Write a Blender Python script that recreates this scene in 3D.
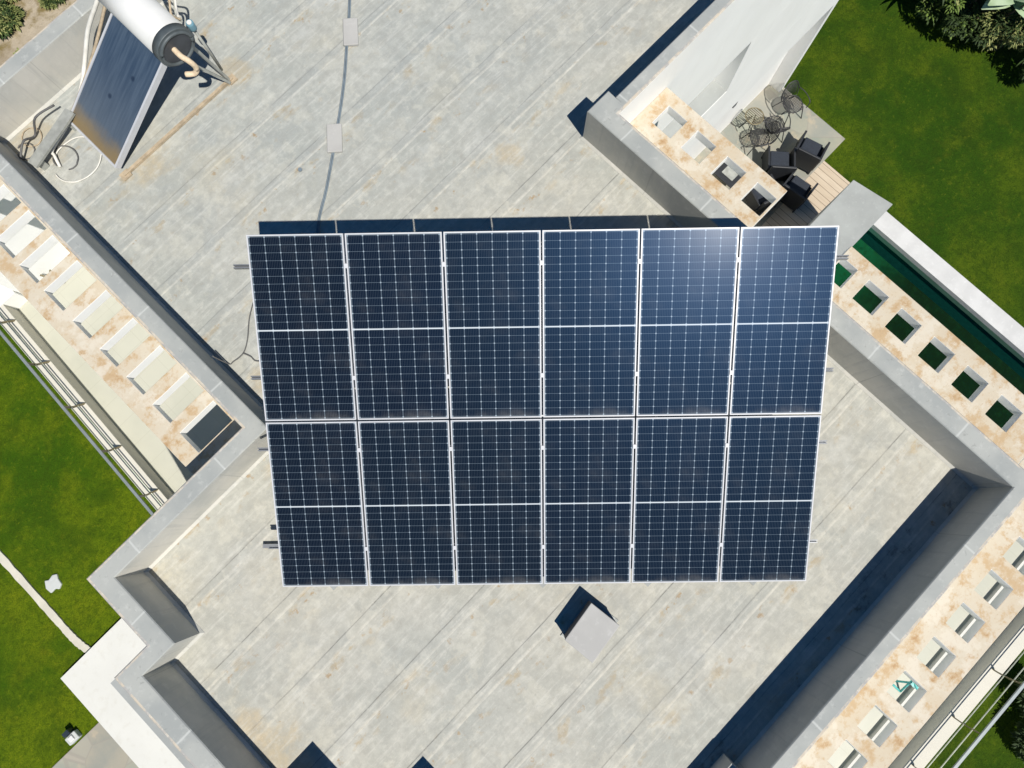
import bpy, bmesh, math, random
from mathutils import Vector, Matrix
random.seed(7)
S = bpy.context.scene
for o in list(bpy.data.objects): bpy.data.objects.remove(o)
R = math.radians

# ------------------------------------------------------------------ camera, sky, sun, exposure
G = -8.5                       # level of the garden; the roof is at 0
cd = bpy.data.cameras.new('camera'); cam = bpy.data.objects.new('camera', cd); S.collection.objects.link(cam)
M3 = Matrix(((0.69715, 0.70917, -0.10516), (-0.71683, 0.68709, -0.11860), (-0.01186, 0.15806, 0.98736)))
cam.matrix_world = Matrix.Translation((0, 0, 9.6443)) @ M3.to_4x4()
cd.sensor_fit = 'HORIZONTAL'; cd.sensor_width = 36; cd.lens = 740.0 * 36 / 1024
cd.clip_start = 0.1; cd.clip_end = 2000
S.camera = cam
SUN = Vector((-0.1213, -0.552, 1.0)).normalized()
W = bpy.data.worlds.new('World'); S.world = W; W.use_nodes = True
wn = W.node_tree.nodes; bg = wn['Background']; sky = wn.new('ShaderNodeTexSky'); sky.sky_type = 'NISHITA'
sky.sun_disc = False; sky.sun_elevation = math.asin(SUN.z); sky.sun_rotation = math.atan2(SUN.x, SUN.y)
sky.air_density = 1.0; sky.dust_density = 0.0; sky.ozone_density = 6.0
bg.inputs[1].default_value = 0.05
hs = wn.new('ShaderNodeHueSaturation'); hs.inputs['Saturation'].default_value = 1.35
W.node_tree.links.new(sky.outputs[0], hs.inputs['Color']); W.node_tree.links.new(hs.outputs[0], bg.inputs[0])
sd = bpy.data.lights.new('sun', 'SUN'); sun = bpy.data.objects.new('sun', sd); S.collection.objects.link(sun)
sd.energy = 4.6; sd.angle = R(0.5); sd.color = (1.0, 0.955, 0.88)
sun.rotation_euler = SUN.to_track_quat('Z', 'Y').to_euler(); sun.location = (-5, -10, 30)
S.view_settings.view_transform = 'Standard'; S.view_settings.look = 'None'
S.view_settings.exposure = 0.2; S.view_settings.gamma = 1.0; S.view_settings.use_curve_mapping = False

# ------------------------------------------------------------------ helpers
C = S.collection
def obj(name, bm, mats, parent=None, smooth=False, bevel=0.0):
    me = bpy.data.meshes.new(name); bm.normal_update(); bm.to_mesh(me); bm.free()
    for m in (mats if isinstance(mats, (list, tuple)) else [mats]): me.materials.append(m)
    o = bpy.data.objects.new(name, me); C.objects.link(o)
    if parent is not None: o.parent = parent
    if smooth:
        for p in me.polygons: p.use_smooth = True
    if bevel:
        b = o.modifiers.new('bevel', 'BEVEL'); b.width = bevel; b.segments = 2; b.limit_method = 'ANGLE'
    return o
def tag(o, label=None, cat=None, group=None, kind=None):
    if label: o['label'] = label
    if cat: o['category'] = cat
    if group: o['group'] = group
    if kind: o['kind'] = kind
    return o
def empty(name, loc, label, cat, rz=0.0, group=None):
    o = bpy.data.objects.new(name, None); C.objects.link(o); o.empty_display_size = 0.2
    o.location = loc; o.rotation_euler = (0, 0, rz)
    return tag(o, label, cat, group)
def copy_tree(o, parent=None):
    c = o.copy(); C.objects.link(c)
    if parent is not None: c.parent = parent
    for ch in list(o.children): copy_tree(ch, c)
    return c
def NB(): return bmesh.new()
def box(bm, x0, x1, y0, y1, z0, z1, mi=0, mat=None):
    vs = [bm.verts.new(v) for v in ((x0,y0,z0),(x1,y0,z0),(x1,y1,z0),(x0,y1,z0),(x0,y0,z1),(x1,y0,z1),(x1,y1,z1),(x0,y1,z1))]
    if mat is not None:
        for v in vs: v.co = mat @ v.co
    for f in ((3,2,1,0),(4,5,6,7),(0,1,5,4),(1,2,6,5),(2,3,7,6),(3,0,4,7)):
        fc = bm.faces.new([vs[i] for i in f]); fc.material_index = mi
    return bm
def tube(bm, pts, r, seg=8, r2=None, mi=0):
    pts = [Vector(p) for p in pts]; rings = []
    n = len(pts)
    up = Vector((0, 0, 1))
    for i, p in enumerate(pts):
        d = (pts[min(i+1, n-1)] - pts[max(i-1, 0)])
        if d.length < 1e-9: d = Vector((1, 0, 0))
        d.normalize()
        a = d.cross(up) if abs(d.dot(up)) < 0.95 else d.cross(Vector((1, 0, 0)))
        a.normalize(); b = d.cross(a)
        rr = r if r2 is None else r + (r2 - r) * i / max(1, n - 1)
        rings.append([bm.verts.new(p + (a * math.cos(t) + b * math.sin(t)) * rr) for t in [2*math.pi*k/seg for k in range(seg)]])
    for i in range(n - 1):
        for k in range(seg):
            f = bm.faces.new((rings[i][k], rings[i][(k+1) % seg], rings[i+1][(k+1) % seg], rings[i+1][k])); f.material_index = mi; f.smooth = True
    f = bm.faces.new(list(reversed(rings[0]))); f.material_index = mi
    f = bm.faces.new(rings[-1]); f.material_index = mi
    return bm
def bar(bm, a, b, w, h, mi=0):
    a = Vector(a); b = Vector(b); d = b - a; L = d.length; d.normalize()
    s = d.cross(Vector((0, 0, 1)))
    if s.length < 1e-3: s = Vector((1, 0, 0))
    s.normalize(); u = s.cross(d)
    m = Matrix((s, d, u)).transposed().to_4x4(); m.translation = a
    return box(bm, -w/2, w/2, 0, L, -h/2, h/2, mi, m)
def prism(bm, poly, z0, z1, mi=0, top=True, bottom=True):
    lo = [bm.verts.new((x, y, z0)) for x, y in poly]; hi = [bm.verts.new((x, y, z1)) for x, y in poly]
    n = len(poly)
    for i in range(n):
        f = bm.faces.new((lo[i], lo[(i+1) % n], hi[(i+1) % n], hi[i])); f.material_index = mi
    if top: bm.faces.new(hi).material_index = mi
    if bottom: bm.faces.new(list(reversed(lo))).material_index = mi
    return bm
def curve_pts(pts, n=6):
    pts = [Vector(p) for p in pts]; out = []
    for i in range(len(pts) - 1):
        p0 = pts[max(i-1, 0)]; p1 = pts[i]; p2 = pts[i+1]; p3 = pts[min(i+2, len(pts)-1)]
        for k in range(n):
            t = k / n
            out.append(0.5 * ((2*p1) + (p2-p0)*t + (2*p0-5*p1+4*p2-p3)*t*t + (3*p1-p0-3*p2+p3)*t**3))
    out.append(pts[-1]); return out

# ------------------------------------------------------------------ materials
class NT:
    def __init__(s, name):
        s.m = bpy.data.materials.new(name); s.m.use_nodes = True
        s.t = s.m.node_tree; s.n = s.t.nodes; s.b = s.n['Principled BSDF']
        s.co = s.n.new('ShaderNodeTexCoord').outputs['Object']
    def l(s, a, b): s.t.links.new(a, b)
    def inp(s, sock, v):
        if isinstance(v, bpy.types.NodeSocket): s.l(v, sock)
        elif isinstance(v, (tuple, list)) and len(v) == 3 and sock.type == 'RGBA': sock.default_value = (*v, 1)
        else: sock.default_value = v
    def noise(s, scale, detail=4, rough=0.55, vec=None, dist=0.0):
        n = s.n.new('ShaderNodeTexNoise'); n.inputs['Scale'].default_value = scale; n.inputs['Detail'].default_value = detail
        n.inputs['Roughness'].default_value = rough; n.inputs['Distortion'].default_value = dist
        s.l(vec if vec is not None else s.co, n.inputs['Vector']); return n.outputs['Fac']
    def voronoi(s, scale, vec=None, feature='F1'):
        n = s.n.new('ShaderNodeTexVoronoi'); n.feature = feature; n.inputs['Scale'].default_value = scale
        s.l(vec if vec is not None else s.co, n.inputs['Vector']); return n
    def mapping(s, scale=(1,1,1), rot=(0,0,0), loc=(0,0,0), vec=None):
        n = s.n.new('ShaderNodeMapping'); n.inputs['Scale'].default_value = scale; n.inputs['Rotation'].default_value = rot
        n.inputs['Location'].default_value = loc
        s.l(vec if vec is not None else s.co, n.inputs['Vector']); return n.outputs[0]
    def math(s, op, a, b=0.0, c=0.0):
        n = s.n.new('ShaderNodeMath'); n.operation = op
        for i, v in enumerate((a, b, c)): s.inp(n.inputs[i], v)
        return n.outputs[0]
    def ss(s, v, lo, hi, tlo=0.0, thi=1.0):
        n = s.n.new('ShaderNodeMapRange'); n.interpolation_type = 'SMOOTHSTEP'
        s.inp(n.inputs[0], v); n.inputs[1].default_value = lo; n.inputs[2].default_value = hi
        n.inputs[3].default_value = tlo; n.inputs[4].default_value = thi; return n.outputs[0]
    def mix(s, f, a, b, mode='MIX'):
        n = s.n.new('ShaderNodeMix'); n.data_type = 'RGBA'; n.blend_type = mode
        s.inp(n.inputs[0], f); s.inp(n.inputs[6], a); s.inp(n.inputs[7], b); return n.outputs[2]
    def xyz(s, vec=None):
        n = s.n.new('ShaderNodeSeparateXYZ'); s.l(vec if vec is not None else s.co, n.inputs[0]); return n.outputs
    def bump(s, h, strength=0.3, dist=0.01):
        n = s.n.new('ShaderNodeBump'); n.inputs['Strength'].default_value = strength; n.inputs['Distance'].default_value = dist
        s.l(h, n.inputs['Height']); s.l(n.outputs[0], s.b.inputs['Normal'])
    def done(s, col=None, rough=0.8, metal=0.0, spec=None):
        if col is not None: s.inp(s.b.inputs['Base Color'], col)
        s.inp(s.b.inputs['Roughness'], rough); s.inp(s.b.inputs['Metallic'], metal)
        if spec is not None: s.inp(s.b.inputs['Specular IOR Level'], spec)
        return s.m
def plain(name, col, rough=0.6, metal=0.0, var=0.12, scale=9.0, spec=None):
    t = NT(name); n = t.noise(scale, 5)
    c = t.mix(t.ss(n, 0.3, 0.7), tuple(v*(1-var) for v in col), tuple(min(1, v*(1+var)) for v in col))
    return t.done(c, rough, metal, spec)

def roof_material():
    t = NT('roof_membrane_coating')
    X, Y, Z = t.xyz()
    big = t.noise(0.33, 3); mid = t.noise(1.3, 6, 0.6); fine = t.noise(9, 8, 0.65); grit = t.noise(60, 4, 0.7)
    c = t.mix(t.ss(big, 0.38, 0.62), (0.445, 0.455, 0.430), (0.545, 0.525, 0.465))
    c = t.mix(t.ss(mid, 0.42, 0.66, 0, 0.55), c, (0.60, 0.595, 0.555))
    c = t.mix(t.ss(t.noise(1.1, 5, 0.6, t.mapping(loc=(7, 3, 0))), 0.5, 0.68, 0, 0.5), c, (0.415, 0.425, 0.405))
    # sheets laid along x, laps every 0.845 m
    wob = t.math('MULTIPLY', t.math('SUBTRACT', t.noise(0.7, 3), 0.5), 0.05)
    v = t.math('ADD', t.math('ADD', Y, wob), 0.515 + 0.845 * 20)
    v = t.math('MODULO', v, 0.845)
    sheet = t.math('FLOOR', t.math('DIVIDE', t.math('ADD', t.math('ADD', Y, wob), 0.515 + 16.9), 0.845))
    sh = t.math('FRACT', t.math('MULTIPLY', t.math('SINE', t.math('MULTIPLY', sheet, 12.9898)), 43758.5))
    c = t.mix(t.math('MULTIPLY', sh, 0.34), c, (0.40, 0.42, 0.41))
    lap = t.math('MULTIPLY', t.ss(v, 0.0, 0.012), t.ss(v, 0.115, 0.14, 1, 0))
    upz = t.ss(Y, 2.2, 4.5)
    c = t.mix(t.math('MULTIPLY', lap, t.math('ADD', 0.26, t.math('MULTIPLY', upz, 0.25))), c, (0.40, 0.415, 0.41))
    brk = t.ss(t.noise(2.3, 4, 0.6, t.mapping(loc=(0, 0, 5))), 0.42, 0.6)
    lt = t.math('MULTIPLY', t.math('MULTIPLY', t.ss(v, 0.0, 0.012), t.ss(v, 0.02, 0.045, 1, 0)), t.math('ADD', t.math('MULTIPLY', brk, 0.5), 0.42))
    c = t.mix(lt, c, (0.68, 0.66, 0.60))
    dk = t.math('MULTIPLY', t.math('MULTIPLY', t.ss(v, 0.117, 0.123), t.ss(v, 0.128, 0.136, 1, 0)), t.math('ADD', t.math('MULTIPLY', brk, -0.5), 0.85))
    c = t.mix(t.math('MULTIPLY', dk, t.math('SUBTRACT', 1.0, t.math('MULTIPLY', upz, 0.6))), c, (0.20, 0.20, 0.19))
    # cross laps now and then
    xm = t.math('MODULO', t.math('ADD', t.math('ADD', X, t.math('MULTIPLY', sh, 5.0)), 40.0), 5.1)
    xl = t.math('MULTIPLY', t.ss(xm, 0.0, 0.02), t.ss(xm, 0.02, 0.06, 1, 0))
    c = t.mix(t.math('MULTIPLY', xl, 0.3), c, (0.33, 0.33, 0.32))
    # pale rings of dried puddles and dust inside them
    pud = t.noise(0.95, 4, 0.5, t.mapping(scale=(0.8, 1.5, 1), loc=(3.3, 9.1, 0)), 0.2)
    c = t.mix(t.ss(pud, 0.58, 0.70, 0, 0.42), c, (0.63, 0.63, 0.61))
    c = t.mix(t.math('MULTIPLY', t.ss(pud, 0.56, 0.6), t.ss(pud, 0.6, 0.64, 0.22, 0)), c, (0.40, 0.39, 0.36))
    # ochre dust collected along the laps and in spots
    near = t.math('ADD', t.ss(v, 0.45, 0.84), t.ss(v, 0.0, 0.06, 0.8, 0))
    dn = t.noise(3.0, 5, 0.62, t.mapping(scale=(0.75, 1.3, 1), loc=(1.7, 2.9, 0)))
    dust = t.math('MULTIPLY', t.ss(dn, 0.55, 0.66), near)
    c = t.mix(t.math('MULTIPLY', dust, 0.75), c, (0.46, 0.35, 0.20))
    c = t.mix(t.ss(t.noise(0.5, 4, 0.6, t.mapping(loc=(11, 4, 0))), 0.54, 0.72, 0, 0.5), c, (0.60, 0.53, 0.39))
    sp = t.math('MULTIPLY', t.ss(t.noise(6.0, 5, 0.6, t.mapping(loc=(2, 6, 0))), 0.60, 0.68), t.math('ADD', near, 0.12))
    c = t.mix(t.math('MULTIPLY', sp, 0.8), c, (0.40, 0.26, 0.12))
    bl = t.noise(1.7, 9, 0.66, t.mapping(loc=(21, 8, 0)))
    c = t.mix(t.ss(bl, 0.53, 0.57, 0, 0.36), c, (0.66, 0.635, 0.555))
    bl2 = t.noise(1.15, 9, 0.68, t.mapping(loc=(31, 3, 0)))
    c = t.mix(t.ss(bl2, 0.545, 0.60, 0, 0.36), c, (0.385, 0.40, 0.395))
    for sx, sy, sr in ((-1.15, 8.35, 0.5), (-1.15, 3.55, 0.28), (-4.3, -0.05, 0.4), (-4.3, 0.55, 0.22), (-1.8, 2.4, 0.35), (3.3, 3.4, 0.22), (-0.25, 6.9, 0.3), (1.5, 7.1, 0.28)):
        d = t.math('SQRT', t.math('ADD', t.math('POWER', t.math('SUBTRACT', X, sx), 2), t.math('POWER', t.math('SUBTRACT', Y, sy), 2)))
        d = t.math('ADD', t.math('DIVIDE', d, sr), t.math('MULTIPLY', t.math('SUBTRACT', dn, 0.5), 2.6))
        c = t.mix(t.ss(d, 0.45, 1.15, 0.5, 0), c, (0.56, 0.43, 0.25))
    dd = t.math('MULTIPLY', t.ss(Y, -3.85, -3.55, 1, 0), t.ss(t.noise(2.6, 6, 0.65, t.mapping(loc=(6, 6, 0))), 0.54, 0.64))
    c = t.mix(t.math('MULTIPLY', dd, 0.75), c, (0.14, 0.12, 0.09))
    # trowel scratches and grit
    scr = t.noise(5, 6, 0.7, t.mapping(scale=(0.25, 3.0, 1), rot=(0, 0, R(38))))
    c = t.mix(t.ss(scr, 0.50, 0.64, 0, 0.48), c, (0.68, 0.67, 0.63))
    c = t.mix(t.ss(fine, 0.32, 0.66, 0.42, 0.0), c, (0.34, 0.34, 0.32))
    c = t.mix(t.ss(grit, 0.56, 0.70, 0, 0.34), c, (0.72, 0.71, 0.67))
    c = t.mix(t.ss(t.noise(26, 3, 0.6), 0.66, 0.74, 0, 0.35), c, (0.25, 0.24, 0.22))
    pt = t.noise(6.5, 8, 0.72, t.mapping(loc=(8, 1, 0)))
    c = t.mix(t.ss(pt, 0.50, 0.66, 0, 0.38), c, (0.66, 0.65, 0.60)); c = t.mix(t.ss(pt, 0.34, 0.48, 0.35, 0), c, (0.38, 0.37, 0.34))
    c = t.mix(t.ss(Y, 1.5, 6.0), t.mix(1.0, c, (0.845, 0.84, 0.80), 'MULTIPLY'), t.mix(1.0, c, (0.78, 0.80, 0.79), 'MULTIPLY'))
    t.bump(t.math('ADD', t.math('ADD', fine, t.math('MULTIPLY', grit, 0.4)), t.math('MULTIPLY', lap, 0.8)), 0.35, 0.012)
    return t.done(c, 0.78, spec=0.3)
MR = roof_material()

def upstand_material():
    t = NT('grey_upstand_coating'); X, Y, Z = t.xyz()
    a = t.noise(1.2, 5); b = t.noise(8, 6, 0.65); st = t.noise(3, 5, 0.6, t.mapping(scale=(3, 3, 0.3)))
    c = t.mix(t.ss(a, 0.35, 0.65), (0.40, 0.41, 0.395), (0.50, 0.495, 0.465))
    c = t.mix(t.ss(b, 0.5, 0.75, 0, 0.35), c, (0.60, 0.60, 0.58))
    c = t.mix(t.ss(st, 0.5, 0.72, 0, 0.4), c, (0.52, 0.505, 0.46)); c = t.mix(t.ss(t.noise(4, 6, 0.65, t.mapping(scale=(4, 4, 0.2), loc=(9, 2, 0))), 0.52, 0.7, 0, 0.35), c, (0.30, 0.31, 0.31))
    for ax, off in ((X, 0.3), (Y, 0.1)):
        m = t.math('MODULO', t.math('ADD', ax, 40 + off), 1.9)
        c = t.mix(t.math('MULTIPLY', t.math('MULTIPLY', t.ss(m, 0, 0.006), t.ss(m, 0.008, 0.018, 1, 0)), 0.5), c, (0.27, 0.27, 0.26))
    c = t.mix(1.0, c, (1.10, 1.075, 1.02), 'MULTIPLY')
    t.bump(b, 0.25, 0.01); return t.done(c, 0.75, spec=0.3)
MU = upstand_material()

def cap_material():
    t = NT('weathered_grey_cap_paint'); X, Y, Z = t.xyz()
    a = t.noise(1.6, 5); b = t.noise(7, 7, 0.7); w = t.noise(14, 5, 0.7, dist=0.8)
    c = t.mix(t.ss(a, 0.35, 0.65), (0.42, 0.43, 0.43), (0.52, 0.52, 0.505))
    c = t.mix(t.ss(b, 0.52, 0.7, 0, 0.6), c, (0.66, 0.655, 0.64))
    c = t.mix(t.ss(w, 0.60, 0.68, 0, 0.5), c, (0.30, 0.30, 0.29))
    for ax, off in ((X, -0.82), (Y, -1.19)):
        m = t.math('MODULO', t.math('ADD', t.math('ADD', ax, 40 + off), t.math('MULTIPLY', a, 0.05)), 1.37)
        c = t.mix(t.math('MULTIPLY', t.math('MULTIPLY', t.ss(m, 0, 0.01), t.ss(m, 0.02, 0.035, 1, 0)), 0.6), c, (0.74, 0.74, 0.73))
    c = t.mix(1.0, c, (0.725, 0.745, 0.72), 'MULTIPLY')
    t.bump(b, 0.3, 0.01); return t.done(c, 0.8, spec=0.3)
MC = cap_material()

def stained_material(name='sand_stained_plaster', k=1.0):
    t = NT(name)
    a = t.noise(1.3, 6, 0.65); b = t.noise(4.0, 8, 0.7); d = t.noise(24, 5, 0.7); e = t.noise(2.1, 8, 0.7, t.mapping(loc=(4, 4, 4)))
    c = t.mix(t.ss(a, 0.35, 0.62), (0.53, 0.455, 0.34), (0.55, 0.495, 0.395))
    c = t.mix(t.ss(b, 0.47, 0.60, 0, 0.75), c, (0.455, 0.315, 0.17))
    c = t.mix(t.math('MULTIPLY', t.ss(b, 0.56, 0.66), t.ss(a, 0.4, 0.6)), c, (0.36, 0.22, 0.105))
    c = t.mix(t.ss(e, 0.52, 0.60, 0, 0.8), c, (0.60, 0.55, 0.455))
    c = t.mix(t.ss(d, 0.57, 0.68, 0, 0.45), c, (0.40, 0.27, 0.14))
    t.bump(t.math('ADD', b, d), 0.35, 0.008); return t.done(c, 0.85, spec=0.2)
MS = stained_material()
def rim_material():
    t = NT('flaking_parapet_rim'); a = t.noise(6, 7, 0.7)
    c = t.mix(t.ss(a, 0.42, 0.58), (0.36, 0.355, 0.34), (0.52, 0.46, 0.37)); c = t.mix(t.ss(t.noise(15, 5, 0.7), 0.5, 0.65, 0, 0.6), c, (0.62, 0.58, 0.50))
    return t.done(c, 0.85, spec=0.2)
MRIM = rim_material()
def plaster(name, col, dirt=0.10):
    t = NT(name); X, Y, Z = t.xyz()
    a = t.noise(0.8, 4); st = t.noise(2.5, 5, 0.6, t.mapping(scale=(2.5, 2.5, 0.25)))
    c = t.mix(t.ss(a, 0.35, 0.65), tuple(v*0.95 for v in col), col)
    c = t.mix(t.ss(st, 0.5, 0.75, 0, dirt), c, tuple(v*q for v, q in zip(col, (0.72, 0.68, 0.60))))
    t.bump(t.noise(60, 4), 0.08, 0.004); return t.done(c, 0.7, spec=0.3)
MW = plaster('white_plaster', (0.88, 0.88, 0.86))
MWC = plaster('cream_plaster', (0.60, 0.575, 0.50))
MPAV = plaster('white_paving', (0.63, 0.625, 0.58), 0.25)

def tile_material():
    t = NT('cream_floor_tiles'); X, Y, Z = t.xyz()
    c = t.mix(t.ss(t.noise(1.0, 4), 0.35, 0.65), (0.45, 0.45, 0.375), (0.50, 0.495, 0.415))
    for ax, off in ((X, 0.13), (Y, 0.21)):
        m = t.math('MODULO', t.math('ADD', ax, 40 + off), 0.45)
        c = t.mix(t.ss(m, 0.006, 0.010, 0.45, 0), c, (0.36, 0.35, 0.28))
        r = t.math('FLOOR', t.math('DIVIDE', t.math('ADD', ax, 40 + off), 0.45))
        h = t.math('FRACT', t.math('MULTIPLY', t.math('SINE', t.math('MULTIPLY', r, 7.13)), 4375.5))
        c = t.mix(t.math('MULTIPLY', h, 0.10), c, (0.50, 0.50, 0.42))
    return t.done(c, 0.5, spec=0.4)
MT = tile_material()

def lawn_material():
    t = NT('lawn_grass')
    a = t.noise(0.42, 4, 0.6); b = t.noise(1.5, 5, 0.6); d = t.noise(9, 6, 0.7); e = t.noise(45, 4, 0.7)
    c = t.mix(t.ss(a, 0.36, 0.64), (0.0269, 0.0735, 0.0040), (0.0731, 0.1204, 0.0056))
    c = t.mix(t.ss(b, 0.46, 0.72, 0, 0.45), c, (0.1117, 0.1470, 0.0072))
    c = t.mix(t.ss(t.noise(1.1, 5, 0.6, t.mapping(loc=(5, 2, 0))), 0.5, 0.68, 0, 0.6), c, (0.0244, 0.0567, 0.0040))
    c = t.mix(t.ss(d, 0.32, 0.55, 0.6, 0.0), c, (0.0244, 0.0518, 0.0040))
    c = t.mix(t.ss(d, 0.55, 0.72, 0, 0.5), c, (0.1403, 0.1736, 0.0128))
    c = t.mix(t.ss(e, 0.36, 0.55, 0.6, 0.0), c, (0.0143, 0.0343, 0.0024))
    c = t.mix(t.ss(t.noise(0.9, 5, 0.7, t.mapping(loc=(15, 2, 0))), 0.6, 0.72, 0, 0.15), c, (0.1403, 0.1162, 0.0104))
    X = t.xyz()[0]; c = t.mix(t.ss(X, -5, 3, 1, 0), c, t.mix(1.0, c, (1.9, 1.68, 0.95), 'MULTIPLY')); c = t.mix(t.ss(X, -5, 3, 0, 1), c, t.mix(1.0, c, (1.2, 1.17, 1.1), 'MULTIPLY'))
    t.bump(t.math('ADD', d, e), 0.9, 0.06); return t.done(c, 0.9, spec=0.1)
MG = lawn_material()
def dirt_material():
    t = NT('dry_dirt')
    a = t.noise(0.9, 5, 0.65); b = t.noise(6, 6, 0.7); d = t.noise(0.6, 5, 0.7, t.mapping(loc=(4, 0, 0)))
    c = t.mix(t.ss(a, 0.35, 0.65), (0.30, 0.245, 0.17), (0.42, 0.36, 0.27))
    c = t.mix(t.ss(d, 0.50, 0.62, 0, 0.85), c, (0.17, 0.125, 0.035))
    c = t.mix(t.ss(b, 0.55, 0.7, 0, 0.6), c, (0.21, 0.16, 0.07))
    t.bump(b, 0.8, 0.05); return t.done(c, 0.95, spec=0.1)
MD = dirt_material()
def slate_material():
    t = NT('slate_paving')
    v = t.voronoi(1.5); c = t.mix(t.ss(t.noise(1.3, 5), 0.35, 0.65), (0.36, 0.39, 0.37), (0.47, 0.46, 0.40))
    hs = t.n.new('ShaderNodeHueSaturation'); hs.inputs['Saturation'].default_value = 0.12; t.l(v.outputs['Color'], hs.inputs['Color'])
    c = t.mix(0.35, c, hs.outputs[0], 'SOFT_LIGHT'); c = t.mix(1.0, c, (0.62, 0.60, 0.54), 'MULTIPLY')
    e = t.voronoi(1.5, feature='DISTANCE_TO_EDGE')
    c = t.mix(t.ss(e.outputs['Distance'], 0.012, 0.03, 0.55, 0), c, (0.27, 0.25, 0.21))
    c = t.mix(t.ss(t.noise(2.4, 5, 0.6, t.mapping(loc=(3, 0, 0))), 0.56, 0.7, 0, 0.5), c, (0.50, 0.40, 0.27))
    return t.done(c, 0.7)
MSL = slate_material()
def deck_material():
    t = NT('wood_deck_boards'); X, Y, Z = t.xyz()
    r = t.math('FLOOR', t.math('DIVIDE', t.math('ADD', X, 40), 0.17)); m = t.math('MODULO', t.math('ADD', X, 40), 0.17)
    h = t.math('FRACT', t.math('MULTIPLY', t.math('SINE', t.math('MULTIPLY', r, 9.13)), 4375.5))
    c = t.mix(h, (0.50, 0.41, 0.30), (0.60, 0.51, 0.39))
    c = t.mix(t.ss(t.noise(4, 5, 0.6, t.mapping(scale=(8, 0.6, 1))), 0.4, 0.7, 0, 0.35), c, (0.38, 0.29, 0.20))
    c = t.mix(t.ss(m, 0.010, 0.018, 0.85, 0), c, (0.13, 0.09, 0.06))
    return t.done(c, 0.7)
MDK = deck_material()
def concrete(name, col):
    t = NT(name); a = t.noise(2, 5); b = t.noise(9, 6, 0.7)
    c = t.mix(t.ss(a, 0.35, 0.65), tuple(v*0.88 for v in col), col)
    c = t.mix(t.ss(b, 0.55, 0.7, 0, 0.4), c, tuple(min(1, v*1.25) for v in col))
    t.bump(b, 0.2, 0.01); return t.done(c, 0.8)
MCO = concrete('coping_concrete', (0.58, 0.58, 0.57))
MGC = concrete('grey_block_concrete', (0.33, 0.345, 0.335))
MEDGE = concrete('edging_concrete', (0.58, 0.55, 0.46))
MVENT = concrete('pale_coated_vent_top', (0.43, 0.425, 0.405))
MVENTSH = concrete('vent_sides_painted_shade', (0.10, 0.10, 0.105))  # vent sides darkened: their shade is put into the colour
MST = concrete('pale_stone', (0.50, 0.52, 0.50))
def pool_material(deep):
    t = NT('pool_floor_deep' if deep else 'pool_bench_algae_depth_tint'); X, Y, Z = t.xyz()
    if deep:
        c = t.mix(t.ss(t.noise(1.2, 4), 0.35, 0.65), (0.007, 0.050, 0.045), (0.010, 0.062, 0.054))
    else:
        w = t.math('ADD', Y, t.math('MULTIPLY', t.noise(1.6, 5, 0.65), 1.6))
        c = t.mix(t.ss(w, -2.6, -0.9), (0.014, 0.022, 0.005), (0.018, 0.115, 0.048))  # fade along y is dimming by water depth, painted into the algae colour
        c = t.mix(t.ss(t.noise(5, 6, 0.7), 0.45, 0.7, 0, 0.6), c, (0.022, 0.050, 0.014))
        c = t.mix(t.ss(t.noise(2.2, 6, 0.7, t.mapping(loc=(2, 0, 0))), 0.52, 0.68, 0, 0.6), c, (0.009, 0.028, 0.010))
    return t.done(c, 0.8, spec=0.1)
MPWALL = plain('pool_wall_lightened', (0.045, 0.25, 0.22), 0.5)  # walls painted lighter than the floor to offset their grazing light
MPD, MPB = pool_material(True), pool_material(False)
def water_material():
    t = NT('pool_water'); tr = t.n.new('ShaderNodeBsdfTransparent'); gl = t.n.new('ShaderNodeBsdfGlossy')
    tr.inputs[0].default_value = (0.50, 0.76, 0.69, 1); gl.inputs['Roughness'].default_value = 0.03
    fr = t.n.new('ShaderNodeFresnel'); fr.inputs[0].default_value = 1.33
    mx = t.n.new('ShaderNodeMixShader'); t.l(fr.outputs[0], mx.inputs[0]); t.l(tr.outputs[0], mx.inputs[1]); t.l(gl.outputs[0], mx.inputs[2])
    t.l(mx.outputs[0], t.n['Material Output'].inputs[0]); return t.m
MWA = water_material()

MAL = plain('anodised_aluminium', (0.50, 0.51, 0.53), 0.4, 0.0, 0.04, spec=0.6)
MALD = plain('raw_aluminium', (0.33, 0.34, 0.35), 0.45, 0.6, 0.1)
MRAIL = plain('brushed_rail_metal', (0.22, 0.25, 0.26), 0.5, 0.2, 0.08)
MPOST = plain('bronze_post_metal', (0.20, 0.17, 0.10), 0.5, 0.3, 0.15)
MWIRE = plain('pale_wire', (0.50, 0.52, 0.42), 0.5, 0.2)
MBLK = plain('black_plastic_wicker', (0.016, 0.018, 0.022), 0.55, 0.0, 0.3, 60)
MCUS = plain('charcoal_cushion', (0.022, 0.028, 0.040), 0.9, 0.0, 0.2, 30)
MIRON = plain('dark_wrought_iron', (0.05, 0.05, 0.052), 0.5, 0.3, 0.2)
MTANK = plain('white_enamel', (0.66, 0.66, 0.64), 0.35, 0.0, 0.03, 4)
MRUB = plain('dark_grey_rubber', (0.085, 0.10, 0.105), 0.55, 0.0, 0.15)
MDKG = plain('charcoal_end_cap', (0.045, 0.050, 0.058), 0.5, 0.0, 0.15)
MFOAM = plain('yellowed_foam_insulation', (0.70, 0.55, 0.38), 0.85, 0.0, 0.15, 20)
MPIPE = plain('pale_pipe_lagging', (0.68, 0.66, 0.60), 0.7, 0.0, 0.1)
MGALV = plain('galvanised_steel', (0.36, 0.37, 0.34), 0.55, 0.25, 0.15)
MRUST = plain('rusty_galvanised_steel', (0.42, 0.34, 0.235), 0.75, 0.1, 0.2, 12)
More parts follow.
